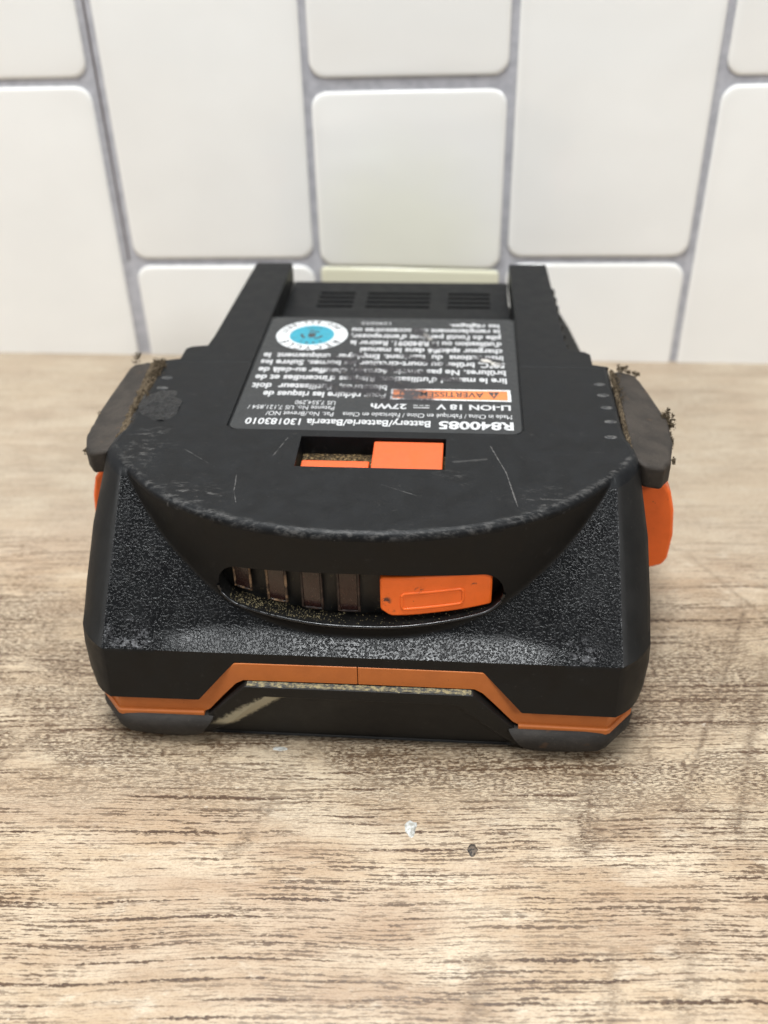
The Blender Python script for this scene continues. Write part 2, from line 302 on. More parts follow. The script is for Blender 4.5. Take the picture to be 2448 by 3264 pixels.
# ------------------------------------------------------------------ mesh helpers (coordinates in mm)
def obj(name, verts, faces, mat, parent=None, smooth=None, bevel=None, segs=2):
    me = bpy.data.meshes.new(name); me.from_pydata([(v[0]*MM, v[1]*MM, v[2]*MM) for v in verts], [], faces)
    bm = bmesh.new(); bm.from_mesh(me); bmesh.ops.remove_doubles(bm, verts=bm.verts, dist=1e-7); bmesh.ops.recalc_face_normals(bm, faces=bm.faces)
    if smooth is not None:
        for f in bm.faces: f.smooth = True
        for e in bm.edges:
            if len(e.link_faces) == 2: e.smooth = e.calc_face_angle(0) < math.radians(smooth)
    bm.to_mesh(me); bm.free()
    me.materials.append(mat)
    o = bpy.data.objects.new(name, me); COL.objects.link(o)
    if parent: o.parent = parent
    if bevel:
        b = o.modifiers.new('bevel', 'BEVEL'); b.width = bevel*MM; b.segments = segs; b.limit_method = 'ANGLE'; b.angle_limit = math.radians(28); b.harden_normals = False
        for p in me.polygons: p.use_smooth = True
        try:
            wn = o.modifiers.new('wn', 'WEIGHTED_NORMAL'); wn.keep_sharp = True
        except Exception: pass
    return o
def tag(o, label=None, cat=None, group=None, kind=None):
    for k, v in (('label', label), ('category', cat), ('group', group), ('kind', kind)):
        if v: o[k] = v
    return o
def prism(poly, axis, a, b, taper=None):
    """extrude a 2-D polygon along axis ('x','y','z') from a to b (a, b numbers or functions of the 2-D point)"""
    n = len(poly); V = []
    for e in (a, b):
        for p in poly:
            h = e(p) if callable(e) else e
            V.append({'x': (h, p[0], p[1]), 'y': (p[0], h, p[1]), 'z': (p[0], p[1], h)}[axis])
    F = [tuple(range(n)), tuple(range(2*n-1, n-1, -1))] + [(i, (i+1) % n, n+(i+1) % n, n+i) for i in range(n)]
    return V, F
def boxm(x0, x1, y0, y1, z0, z1):
    return prism([(x0, y0), (x1, y0), (x1, y1), (x0, y1)], 'z', z0, z1)
def join(parts):
    V, F = [], []
    for v, f in parts:
        k = len(V); V += list(v); F += [tuple(i+k for i in q) for q in f]
    return V, F
def tube(pts, r, seg=8):
    V, F = [], []
    pts = [Vector(p) for p in pts]
    for i, p in enumerate(pts):
        d = (pts[min(i+1, len(pts)-1)]-pts[max(i-1, 0)]).normalized(); u = d.cross(Vector((0, 0, 1)) if abs(d.z) < .9 else Vector((0, 1, 0))).normalized(); v = d.cross(u)
        for k in range(seg):
            a = 2*math.pi*k/seg; V.append(p+r*(math.cos(a)*u+math.sin(a)*v))
    for i in range(len(pts)-1):
        for k in range(seg):
            F.append((i*seg+k, i*seg+(k+1) % seg, (i+1)*seg+(k+1) % seg, (i+1)*seg+k))
    return V, F
def lin(x, xs, ys):
    if x <= xs[0]: return ys[0]
    for i in range(1, len(xs)):
        if x <= xs[i]: return ys[i-1]+(ys[i]-ys[i-1])*(x-xs[i-1])/(xs[i]-xs[i-1])
    return ys[-1]
def sstep(x, a, b):
    t = min(1, max(0, (x-a)/(b-a))); return t*t*(3-2*t)
def crumbs(n, place, s0, s1):
    V, F = [], []
    for i in range(n):
        c = Vector(place()); s = random.uniform(s0, s1); k = len(V)
        pts = [Vector((random.gauss(0, 1), random.gauss(0, 1), random.gauss(0, 1))).normalized()*s*random.uniform(.6, 1.2) for _ in range(6)]
        ax = [Vector(q) for q in ((1, 0, 0), (-1, 0, 0), (0, 1, 0), (0, -1, 0), (0, 0, 1), (0, 0, -1))]
        rot = Matrix.Rotation(random.random()*6, 3, Vector((random.random()+.01, random.random(), random.random())))
        V += [c+rot @ (a*s*random.uniform(.5, 1.2)) for a in ax]
        F += [(k+a, k+b, k+d) for a, b, d in ((0, 2, 4), (2, 1, 4), (1, 3, 4), (3, 0, 4), (2, 0, 5), (1, 2, 5), (3, 1, 5), (0, 3, 5))]
    return V, F

# ------------------------------------------------------------------ setting: counter and tiled wall
V, F = [], []
nx, ny = 2, 2
table = obj('countertop', *boxm(-420, 420, -330, WALL_Y+4, -25, 0), M['wood'])
tag(table, 'wood-look vinyl countertop with bleached tan boards and dark brown grain', kind='structure')
wall = obj('wall', *boxm(-330, 330, WALL_Y+.9, WALL_Y+14, -25, 320), M['grout'])
tag(wall, 'wall covered in glossy white vertical tiles with grey grout', kind='structure')
def rrect(x0, x1, z0, z1, r, n=5):
    P = []
    for cx, cz, a0 in ((x1-r, z1-r, 0), (x0+r, z1-r, 90), (x0+r, z0+r, 180), (x1-r, z0+r, 270)):
        for k in range(n+1):
            a = math.radians(a0+90*k/n); P.append((cx+r*math.cos(a), cz+r*math.sin(a)))
    return P
def tile(x0, x1, z0l, z0r, z1l, z1r, mat, tilt=0.0, r=3.8):
    base = rrect(x0, x1, 0, 1, 0.001, 0) if False else None
    V, F = [], []; n = None
    rings = ((0.0, .9), (0.0, .5), (.18, .34), (.5, .25), (1.1, .21))
    for ins, dy in rings:
        P = rrect(x0+ins, x1-ins, ins, 100-ins, max(r-ins*.4, 1.2), 5); n = len(P)
        for px, pz in P:
            t = (px-x0)/(x1-x0); lo = z0l+(z0r-z0l)*t; hi = z1l+(z1r-z1l)*t
            # keep corner arcs metric: distance from the nearer end
            z = lo+pz if pz < 50 else hi-(100-pz)
            V.append((px, WALL_Y+dy+tilt*(pz-50)/50, z))
    for k in range(len(rings)-1):
        for i in range(n): F.append((k*n+i, k*n+(i+1) % n, (k+1)*n+(i+1) % n, (k+1)*n+i))
    F.append(tuple((len(rings)-1)*n+i for i in range(n)))
    o = obj('tile', V, F, mat, wall, smooth=50); return o
cols = [(-176.5, -127.6, 0), (-126.4, -78.4, 1), (-74.6, -25.4, 0), (-23.5, 24.2, 1), (26.2, 72.6, 0), (74.6, 124.0, 1), (125.8, 175, 0)]
for i, (x0, x1, ph) in enumerate(cols):
    for k in range(-1, 4):
        j = (73.0 if ph else 28.0) + 90*(k)
        lo, hi = j+1.0, j+90-1.0
        if hi < 0: continue
        dz = {2: -.5, 4: .9}.get(i, 0)
        ll, lr = lo+dz, lo+dz+(.7 if i == 2 else .5)
        if i == 3 and k == -1:        # this piece is cut: a tight seam level with the neighbouring joints
            tile(x0, x1, 27.3, 26.6, 72.0-1.2, 72.6-1.2, M['tile_warm'], .2); tile(x0, x1, -8, -8, 26.9, 26.2, M['tile_strip'], -.5, 1.2); continue
        tile(x0, x1, max(ll, -8), max(lr, -8), hi+dz, hi+dz+.5, M['tile_warm'] if i == 3 and k < 1 else M['tile'], random.uniform(-.12, .12))
obj('sheet_seam', *tube([(-76.4, WALL_Y+.9, 28), (-76.5, WALL_Y+.9, 130)], .28, 6), M['seam'], wall)

# ------------------------------------------------------------------ the battery pack
pack = bpy.data.objects.new('battery_pack', None); COL.objects.link(pack); pack.empty_display_size = .02
tag(pack, 'worn black and orange power tool battery pack lying on the wood-look countertop', 'battery')

EX = [0, 6, 11, 16, 20, 24, 27, 30, 33, 36, 38.2, 40, 43]; EY = [3.9, 4.1, 4.8, 5.9, 7.2, 8.8, 10.4, 12.2, 14.6, 17.6, 20.3, 23.6, 31]
# smooth the edge curve by sampling a Catmull-Rom through the knots
def edge(x):
    x = abs(x)
    i = 0
    while i < len(EX)-2 and x > EX[i+1]: i += 1
    x0, x1 = EX[i], EX[i+1]; t = (x-x0)/(x1-x0)
    def sl(j):
        if j == 0: return 0.0
        if j >= len(EX)-1: return (EY[-1]-EY[-2])/(EX[-1]-EX[-2])
        return (EY[j+1]-EY[j-1])/(EX[j+1]-EX[j-1])
    h = x1-x0
    return (2*t**3-3*t*t+1)*EY[i]+(t**3-2*t*t+t)*h*sl(i)+(-2*t**3+3*t*t)*EY[i+1]+(t**3-t*t)*h*sl(i+1)
ZE = 19.2
def yv(z): return -.5+.16*(z-10)
def incl(x, z):
    if z <= ZE: return yv(z)
    L = 3.6-1.9*sstep(abs(x), 22, 35); LZ_ = 1.6
    a, b = ZE+.7, ZE+2.7
    if z <= a: I = z-ZE
    elif z >= b: I = .7+1.0
    else: t = (z-a)/(b-a); I = .7+(b-a)*(t-t**3+t**4/2)
    s = (19.4-yv(ZE)-(L/LZ_)*1.7)/(38.7-ZE-1.7)
    return yv(ZE)+s*(z-ZE-I)+(L/LZ_)*I
def smin(a, b, k=.55):
    h = max(k-abs(a-b), 0)/k; return min(a, b)-h*h*k*.25
def fy(x, z):
    if z <= ZE: return yv(z)
    return smin(edge(x)+.012*(T-z), incl(x, z))
def wf(z): return 39.9 if z < ZE else 40.2-1.0*(z-ZE)/20
def wsd(z): return lin(z, [9, 12, 16, 24, 31, 36, 41], [43.6, 44.5, 45.0, 45.0, 44.7, 43.9, 43.1])
def chd(z): return lin(z, [9, 14, 20, 41], [4.2, 5.0, 5.6, 6.2])
def zb(x):
    return lin(abs(x), [0, 19.3, 25.6, 60], [17.5, 17.5, 10.15, 10.0])
SL = 22.3
def slot(x):
    ax = abs(x); xq = min(ax, 24.0)**2; zt = 33.2-.0045*xq; zl = 23.1+.0030*xq; mid = (zt+zl)/2-.5
    if ax <= SL:
        q = 1.0 if ax < 18.9 else math.sqrt(max(0.0, 1-((ax-18.9)/(SL-18.9))**2))
        q = max(q, .02)
    else: q = .02+min(.9, (ax-SL)*.09)
    return mid+(zl-mid)*q, mid+(zt-mid)*q
# column list across the front (u in -1..1), denser at the slot ends
xs = set()
for i in range(-160, 161): xs.add(round(i/160*40, 4))
for s in (-1, 1):
    for k in range(13): xs.add(round(s*(18.9+(SL-18.9)*math.sin(math.pi/2*k/12)), 4))
xs = sorted(xs); xs[0] = -40.0; xs[-1] = 40.0
R1, R2, R3, R4 = 16, 30, 20, 26
def zrow(x, r):
    zb_ = zb(x); s0, s1 = slot(x)
    if r <= R1: return zb_+(ZE-zb_)*r/R1
    r -= R1
    if r <= R2:
        t = r/R2; t = t**1.25; return ZE+(s0-ZE)*t
    r -= R2
    if r <= R3: return s0+(s1-s0)*r/R3
    r -= R3
    return s1+(T-1.1-s1)*min(1, r/R4)
NR = R1+R2+R3+R4
FIL = 4
def outline(r):
    """left rear -> front -> right rear at row r"""
    pts = []
    fil = max(0, r-NR)
    rr = min(r, NR)
    zc = zrow(40, rr)
    if fil:
        a = math.pi/2*fil/FIL; ins = 1.1*(1-math.cos(a)); zf = T-1.1+1.1*math.sin(a)
    else: ins = 0; zf = None
    z = zf or zc
    yc = fy(40, min(z, T)); wss = wsd(z); ch = chd(z); w0 = wf(z)
    # side: rear to chamfer
    side = [(42.0, 57.8), (42.0, 50), (42.0, 42), (42.0, 36), (42.3, 32.5), (wss-.35, yc+ch+4.0), (wss-.05, yc+ch+1.6)]
    corner = []
    for k in range(7):
        t = k/6; # rounded chamfer from side to front corner
        x = wss+(w0-wss)*t; y = yc+ch+(0-ch)*t
        b = .55*math.sin(math.pi*t); nrm = Vector((ch, -(wss-w0))).normalized(); corner.append((x+nrm.x*b*.9, y+nrm.y*b*.9))
    half = side+corner
    L = [(-x, y, z) for x, y in half]
    mid = []
    for x in xs[1:-1]:
        zz = zf or zrow(x, rr); xx = x*w0/40; mid.append((xx, fy(xx, zz), zz))
    Rr = [(x, y, z) for x, y in reversed(half)]
    full = L+mid+Rr
    if ins:
        P = [Vector((p[0], p[1])) for p in full]; out = []
        for i, p in enumerate(full):
            a = P[max(i-1, 0)]; b = P[min(i+1, len(P)-1)]; d = (b-a).normalized(); n = Vector((-d.y, d.x))   # points inward (left->front->right goes counter-clockwise seen from above)
            if i in (0, len(full)-1): out.append((p[0]-(ins if p[0] > 0 else -ins), p[1], p[2]))
            else: out.append((p[0]+n.x*ins, p[1]+n.y*ins, p[2]))
        full = out
    return full
rows = [outline(r) for r in range(NR+FIL+1)]
NC = len(rows[0]); NH = (NC-len(xs[1:-1]))//2
V = [p for row in rows for p in row]; F = []; hole = set()
def colx(c):
    i = c-NH
    return xs[1:-1][i] if 0 <= i < len(xs)-2 else None
for r in range(NR+FIL):
    for c in range(NC-1):
        xa, xb = colx(c), colx(c+1)
        if xa is not None and xb is not None and R1+R2 <= r < R1+R2+R3 and abs(xa) <= SL+1e-6 and abs(xb) <= SL+1e-6: continue
        F.append((r*NC+c, r*NC+c+1, (r+1)*NC+c+1, (r+1)*NC+c))
# split in two parts: textured shell below, smooth cover (nose wall lip and top) above
NS = R1+R2+R3+R4
# lower lip turned inwards under the shell
k0 = len(V)
for p in rows[0]:
    V.append((p[0]*.96, p[1]+2.2, p[2]+.1))
for c in range(NC-1): F.append((c, c+1, k0+c+1, k0+c))
# slot walls
cc = [c for c in range(NC) if colx(c) is not None and abs(colx(c)) <= SL+1e-6]
bot = [(R1+R2)*NC+c for c in cc]; top = [(R1+R2+R3)*NC+c for c in cc]
loop = bot+top[::-1]; k1 = len(V)
for i in loop: V.append((V[i][0]*.985, V[i][1]+3.6, V[i][2]))
n = len(loop)
for i in range(n): F.append((loop[i], loop[(i+1) % n], k1+(i+1) % n, k1+i))
housing = obj('upper_housing', V, F, M['housing'], pack, smooth=42)
# smooth material on the nose wall: second slot, chosen by where the nose (not the incline) forms the surface
housing.data.materials.append(M['black']); housing.data.materials.append(M['cover'])
for p in housing.data.polygons:
    c = p.center/MM
    if c.z > T-1.3: p.material_index = 2
    elif c.z < ZE-.05 or abs(c.x) > wf(c.z)+.15: p.material_index = 1
    elif edge(c.x)+.012*(T-c.z) < incl(c.x, c.z)+.1: p.material_index = 1
# top cover: flat sheet with the label notch and the switch opening
ring = rows[-1]
notch = [(25.5, 57.8), (25.5, 34.0), (24.6, 33.0), (-23.9, 33.0), (-24.8, 34.0), (-24.9, 57.8)]
outer = [(p[0], p[1]) for p in ring]+notch
sw = [(-11.3, 21.7), (12.6, 21.7), (12.6, 31.0), (-11.5, 31.0)]
polys = [[Vector((x, y, 0)) for x, y in outer], [Vector((x, y, 0)) for x, y in sw]]
tri = tessellate_polygon(polys); flat = outer+sw
V = [(x, y, T) for x, y in flat]; F = [tuple(t) for t in tri]
a = len(outer); n0 = len(ring)
# walls of notch and opening
def wallloop(idx, depth, close):
    k = len(V)
    for i in idx: V.append((V[i][0], V[i][1], T-depth))
    m_ = len(idx)
    for i in range(m_ if close else m_-1): F.append((idx[i], idx[(i+1) % m_], k+(i+1) % m_, k+i))
wallloop(list(range(n0, a)), .6, False); wallloop(list(range(a, a+4)), 4.5, True)
cover = obj('top_cover', V, F, M['cover'], pack)
# rails with the step blocks behind the cover
for s in (-1, 1):
    xi = 25.5 if s > 0 else 24.9
    poly = [(xi, 57.83), (42.0, 57.83), (42.0, 58.4), (39.2, 59.2), (39.2, 63.6), (38.2, 64.6), (35.2, 65.2), (34.8, 70), (33.6, 109.8), (25.1 if s > 0 else 25.1, 109.8), (xi, 80)]
    poly = [(s*x, y) for x, y in poly]
    obj('rail', *prism(poly, 'z', T-5.4, T-.02), M['cover'], pack, bevel=.5)
    # guide side under the rail, stepped in, with ribs
    obj('guide_wall', *prism([(s*26, 60), (s*34.5, 60), (s*32.6, 108.5), (s*26, 108.5)], 'z', 24, T-5.4), M['black'], pack)
    for k in range(8):
        y = 72+k*4.6
        obj('rib', *boxm(min(s*33, s*(36.6-.03*(y-72))), max(s*33, s*(36.6-.03*(y-72))), y, y+2.0, 29.0, 36.2), M['black'], pack, bevel=.4)
# rear body
poly = [(-41.5, 40), (41.5, 40), (41.5, 84), (39.4, 100), (37.6, 110), (35.5, 112), (-35.5, 112), (-37.6, 110), (-39.4, 100), (-41.5, 84)]
obj('rear_housing', *prism(poly, 'z', 2.0, 29.5), M['black'], pack, bevel=1.2)
# bed under the label
obj('label_bed', *boxm(-25.3, 25.8, 32.2, 79.8, T-5.2, T-.36), M['cover'], pack, bevel=.15)
# vent deck with slits
slits = []
for xa, xb in ((-18.0, -9.9), (-7.0, 7.4), (11.4, 20.9)):
    for k in range(4): slits.append((xa, xb, 95.8+k*2.45, 96.9+k*2.45))
outer = [(-25.0, 79.9), (25.0, 79.9), (25.0, 110.6), (-25.0, 110.6)]
polys = [[Vector((x, y, 0)) for x, y in outer]]; flat = list(outer)
for x0, x1, y0, y1 in slits:
    h = [(x0, y0), (x1, y0), (x1, y1), (x0, y1)]; polys.append([Vector((x, y, 0)) for x, y in h]); flat += h
zd = 35.5
V = [(x, y, zd) for x, y in flat]; F = [tuple(t) for t in tessellate_polygon(polys)]
def wl(idx, z0):
    k = len(V)
    for i in idx: V.append((V[i][0], V[i][1], z0))
    for i in range(len(idx)): F.append((idx[i], idx[(i+1) % len(idx)], k+(i+1) % len(idx), k+i))
wl([0, 1, 2, 3], zd-8)
for q in range(len(slits)): wl([4+q*4+i for i in range(4)], zd-2.5)
deck = obj('vent_deck', V, F, M['cover'], pack)
obj('slit_floor', *boxm(-24.5, 24.5, 84, 110, zd-7.5, zd-2.5), M['recess'], deck)

# ---- indicator window
def strip(x0, x1, zfun0, zfun1, off, depth, n=8, nz=4):
    V, F = [], []
    for i in range(n+1):
        x = x0+(x1-x0)*i/n
        for k in range(nz+1):
            z = zfun0(x)+(zfun1(x)-zfun0(x))*k/nz; V.append((x, edge(x)+off, z))
    st = nz+1
    for i in range(n):
        for k in range(nz): F.append((i*st+k, (i+1)*st+k, (i+1)*st+k+1, i*st+k+1))
    m0 = len(V); V += [(v[0], v[1]+depth, v[2]) for v in V]
    F += [tuple(q+m0 for q in reversed(f)) for f in F[:]]
    border = [i*st for i in range(n+1)]+[n*st+k for k in range(1, nz+1)]+[i*st+nz for i in range(n-1, -1, -1)]+[k for k in range(nz-1, 0, -1)]
    for i in range(len(border)): a, b = border[i], border[(i+1) % len(border)]; F.append((a, b, b+m0, a+m0))
    return V, F
obj('window_back', *strip(-22.6, 22.6, lambda x: 22.0, lambda x: 34.5, 3.2, 1.0, 40, 1), M['recess'], pack, smooth=30)
lip = []
for c in cc:
    x = colx(c); s0, s1 = slot(x); lip.append((x*wf(s0)/40, edge(x)-.10, s0-.12))
lip = [p for i, p in enumerate(lip) if i % 2 == 0]
g = G('polished_lip', .22, .55); g.col((.006, .006, .0065)); g.rgh(g.step(g.noise((.8, .8, .8), 4), .35, .65, .14, .42)); M['lip'] = g.m
obj('window_lip', *tube(lip, .32, 8), M['lip'], pack, smooth=60)
def slot_grit():
    x = random.choice((random.gauss(-18, 2.5), random.uniform(-20, 20), random.gauss(-12, 4))); x = max(-20.5, min(20.8, x)); s0, s1 = slot(x)
    return (x, edge(x)+random.uniform(.4, 3.1), s0+random.uniform(0, .10))
obj('slot_dust', *crumbs(900, slot_grit, .03, .14), M['grit'], pack)['kind'] = 'stuff'
for x0, x1, z0 in ((-20.0, -16.9, 25.7), (-14.5, -11.1, 24.6), (-8.95, -5.45, 24.1), (-3.3, .25, 24.0)):
    ln = obj('indicator_lens', *strip(x0+.32, x1-.32, lambda x: z0+.35, lambda x: 33.4, 2.25, 1.2, 4, 4), M['lens'], pack, smooth=40, bevel=.15)
    r = .20
    path = [(x0+r, edge(x0)+2.3, 33.3), (x0+r, edge(x0)+2.25, z0+r), (x1-r, edge(x1)+2.25, z0+r), (x1-r, edge(x1)+2.3, 33.3)]
    ps = []
    for a, b in zip(path, path[1:]):
        for k in range(4): t = k/4; ps.append(tuple(a[i]+(b[i]-a[i])*t for i in range(3)))
    ps.append(path[-1])
    obj('lens_rim', *tube(ps, .22, 6), M['rim'] if x0 < -10 else M['rim_dark'], ln, smooth=60)
# orange push button of the gauge
def bz0(x): return 24.5+max(0, 1-(x-3.5)/1.5)*1.3+max(0, (x-8)/12)*.35
def bz1(x): return 31.9-max(0, (x-18.6)/1.7)*1.3
ib = obj('indicator_button', *strip(3.45, 20.3, bz0, bz1, .75, 3.0, 28, 8), M['ind_button'], pack, smooth=40, bevel=.35)
fr = [(7.0, 25.9), (15.6, 26.1), (15.9, 26.6), (15.9, 28.6), (15.4, 29.0), (7.1, 28.9), (6.7, 28.4), (6.7, 26.3), (7.0, 25.9)]
ps = []
for a, b in zip(fr, fr[1:]):
    for k in range(6): t = k/6; x = a[0]+(b[0]-a[0])*t; ps.append((x, edge(x)+.80, a[1]+(b[1]-a[1])*t))
ps.append(ps[0])
obj('raised_frame', *tube(ps, .27, 8), M['ind_button'], ib, smooth=60)

# ---- slide switch in the top
obj('switch_well', *boxm(-11.4, 12.7, 21.6, 31.1, T-4.4, T-3.4), M['crud'], pack)
obj('switch_tab', *prism([(30.7, T-.55), (29.9, T-.20), (22.2, T-.75), (21.95, T-1.1), (21.95, T-4), (30.7, T-4)], 'x', .75, 12.2), M['tab'], pack, bevel=.25)
obj('switch_tab', *prism([(25.9, T-1.5), (25.2, T-1.05), (22.5, T-1.25), (22.2, T-1.6), (22.2, T-4), (25.9, T-4)], 'x', -10.7, .35), M['tab'], pack, bevel=.25)
obj('grit', *crumbs(260, lambda: (random.uniform(-11.1, .6), random.uniform(22.2, 30.8), T-3.4), .08, .34), M['dirt'], pack)['kind'] = 'stuff'

# ---- orange trim band, two halves that meet at the front
def band(s):
    path = [(s*.06 if s > 0 else -.06, 0.0, 17.5, 14.2), (s*10, 0, 17.45, 14.15), (s*18.1, 0, 17.4, 14.1), (s*19.4, 0, 17.3, 13.3), (s*21.5, .02, 15.0, 10.8), (s*24.3, .05, 11.7, 7.3), (s*25.8, .05, 10.35, 6.35), (s*32, .05, 10.2, 6.2), (s*39.0, .05, 10.2, 6.1), (s*39.4, .3, 10.2, 6.1), (s*43.0, 4.4, 10.3, 6.4), (s*43.4, 5.6, 10.4, 6.5), (s*43.4, 30, 10.6, 6.6), (s*43.0, 56, 10.6, 6.6)]
    V, F = [], []
    for x, y, zt, zl in path:
        yt = y+.25
        for p in ((x, yt, zl), (x, yt+.10, zl+.3), (x, yt+.35, zt), (x*.93, yt+3.2, zt+.2), (x*.93, yt+3.2, zl)): V.append(p)
    for i in range(len(path)-1):
        for k in range(5): F.append((i*5+k, i*5+(k+1) % 5, (i+1)*5+(k+1) % 5, (i+1)*5+k))
    F += [tuple(range(5)), tuple(len(V)-5+k for k in range(5))]
    b = obj('trim_band', V, F, M['band'], pack, bevel=.12)
    b['label'] = 'orange zigzag trim strip, '+('right' if s > 0 else 'left')+' half'
    V, F = [], []
    lp = [(s*25.2, -.18, 6.9), (s*32, -.18, 6.8), (s*38.9, -.18, 6.7), (s*39.5, .1, 6.7), (s*43.3, 4.3, 7.0)]
    for x, y, z in lp:
        for dy, dz in ((0, -.95), (0, -.05), (.25, .12), (1.2, .12), (1.2, -.95)): V.append((x, y+dy, z+dz))
    for i in range(len(lp)-1):
        for k in range(5): F.append((i*5+k, i*5+(k+1) % 5, (i+1)*5+(k+1) % 5, (i+1)*5+k))
    F += [tuple(range(5)), tuple(len(V)-5+k for k in range(5))]
    obj('band_lip', V, F, M['band'], b, bevel=.1)
band(-1); band(1)
# ---- base
poly = [(-42.3, 5.6), (-38.3, 1.8), (38.3, 1.8), (42.3, 5.6), (42.3, 56), (-42.3, 56)]
obj('base_shell', *prism(poly, 'z', 1.2, 10.0), M['black'], pack, bevel=.6)
obj('base_core', *prism([(-30, 2.6), (30, 2.6), (30, 20), (-30, 20)], 'z', 9.0, 19), M['black'], pack)
# front panel with a sunk face
po = [(-17.7, 13.95), (17.9, 13.95), (24.0, 6.9), (28.5, 2.2), (27.9, 1.4), (-27.9, 1.4), (-28.5, 2.2), (-24.0, 6.9)]
pi_ = [(-14.2, 12.0), (15.6, 12.0), (22.0, 5.0), (25.0, 2.1), (24.6, 1.46), (-24.6, 1.46), (-25.0, 2.1), (-20.9, 5.0)]
pf = [(-12.2, 11.5), (14.8, 11.5), (21.0, 4.9), (24.0, 2.0), (23.6, 1.5), (-23.4, 1.5), (-23.8, 2.0), (-18.6, 4.9)]
V, F = [], []
n = len(po)
def yoff(z): return -1.15+ (0 if z > 2.5 else .5)
for ring, yy in ((po, 2.0), (po, -.95), (pi_, -1.10), (pf, -.55)):
    for x, z in ring: V.append((x, yy+(1.7*(1-min(1, (z-1.4)/11.0))**1.3 if yy < 1 else 1.0), z))
for k in range(3):
    for i in range(n): F.append((k*n+i, k*n+(i+1) % n, (k+1)*n+(i+1) % n, (k+1)*n+i))
F.append(tuple(3*n+i for i in range(n)))
fp = obj('front_panel', V, F, M['panel'], pack, bevel=.22)
def slab(x0, x1, z):
    V, F = [], []; N = 60
    for i in range(N+1):
        x = x0+(x1-x0)*i/N; h = .10+.10*noise.noise(Vector((x*.9, 3, 1)))
        f0 = -.75+.25*noise.noise(Vector((x*.7, 8, 1)))
        V += [(x, f0, z), (x, f0+.15, z+h), (x, .25, z+h*1.2), (x, .3, z)]
    for i in range(N):
        for k in range(3): F.append((i*4+k, i*4+k+1, (i+1)*4+k+1, (i+1)*4+k))
    return V, F
obj('dust_ridge', *slab(-17.4, 17.6, 13.93), M['dustline'], fp, smooth=50)
# rubber feet at the two front corners
for s in (-1, 1):
    plan = [(23.6, -.9), (26, -1.1), (29, -1.15), (32, -1.1), (35.5, -.95), (38.4, -.6), (39.6, .1), (41.4, 2.2), (43.2, 4.2), (43.7, 5.6), (43.7, 9), (43.7, 14), (43.2, 20)]
    prof = [(6.3, -.75), (5.7, -.1), (4.6, .15), (3.4, .05), (2.3, -.35), (1.3, -1.0), (.55, -1.9), (.12, -3.1), (0.0, -4.6), (0.0, -9)]
    V, F = [], []
    for i, (x, y) in enumerate(plan):
        a = plan[max(i-1, 0)]; b = plan[min(i+1, len(plan)-1)]; d = Vector((b[0]-a[0], b[1]-a[1])).normalized(); nr = Vector((d.y, -d.x))
        for z, of in prof:
            sl = 0.0
            xx = x+nr.x*of; yy = y+nr.y*of
            lim = 24.0+(6.3-z)*.62+(.7 if z < 1 else 0)     # slanted inner end
            t = max(0, 1-(x-24)/8.0); xx = xx+(lim-24.0)*t
            V.append((s*xx, yy, z))
    m_ = len(prof)
    for i in range(len(plan)-1):
        for k in range(m_-1): F.append((i*m_+k, i*m_+k+1, (i+1)*m_+k+1, (i+1)*m_+k))
    # close the top and the inner end
    k = len(V); V += [(s*x*.93, y+4, 6.3) for x, y in plan]
    for i in range(len(plan)-1): F.append((i*m_, (i+1)*m_, k+i+1, k+i))
    F.append(tuple([j for j in range(m_)]+[k]))
    obj('foot', V, F, M['foot'], pack, smooth=60)
# ---- orange release buttons on the two sides
for s in (-1, 1):
    sec = [(43, 34.4), (47.0, 34.6), (48.6, 33.9), (49.9, 32.2), (50.9, 28.6), (51.5, 23.5), (51.3, 18.6), (50.6, 17.0), (48.6, 16.3), (43, 16.0)]
    if s < 0: sec = [(x-2.0 if x > 44 else x, z) for x, z in sec]
    obj('release_button', *prism([(s*x, z) for x, z in sec], 'y', 29.0, 50), M['button'], pack, smooth=None, bevel=.7, segs=3)
# ---- rubber pads over the buttons
def pad(plan, zin, zout, s, nm):
    def zt(p): t = (abs(p[0])-41.5)/9.0; return zin+(zout-zin)*min(1, max(0, t))
    # subdivided polygon sides for slightly ragged rubber
    pl = []
    for a, b in zip(plan, plan[1:]+plan[:1]):
        m_ = max(1, int(math.hypot(a[0]-b[0], a[1]-b[1])/1.2))
        for k in range(m_):
            t = k/m_; x = a[0]+(b[0]-a[0])*t; y = a[1]+(b[1]-a[1])*t
            pl.append((x+.16*noise.noise(Vector((x, y, 3))), y+.16*noise.noise(Vector((x, y, 9)))))
    V, F = prism(pl, 'z', lambda p: zt(p)-4.2, zt)
    return obj('rubber_pad', V, F, M['rubber'], pack, bevel=.65, segs=3)
PR = [(42.5, 27.6), (42.9, 57.5), (43.8, 58.6), (47.0, 58.3), (47.9, 56.0), (50.9, 43.0), (50.4, 36), (49.0, 29.0), (47.3, 26.0), (44.3, 25.6)]
PL = [(-42.3, 27.8), (-44.6, 59.0), (-45.5, 60.3), (-48.9, 60.6), (-49.6, 59.0), (-50.2, 44.0), (-49.7, 34.0), (-48.3, 29.2), (-46.6, 26.6), (-43.6, 26.2)]
pad(PR, 40.3, 38.0, 1, 'r'); pad(PL[::-1], 40.2, 38.0, -1, 'l')
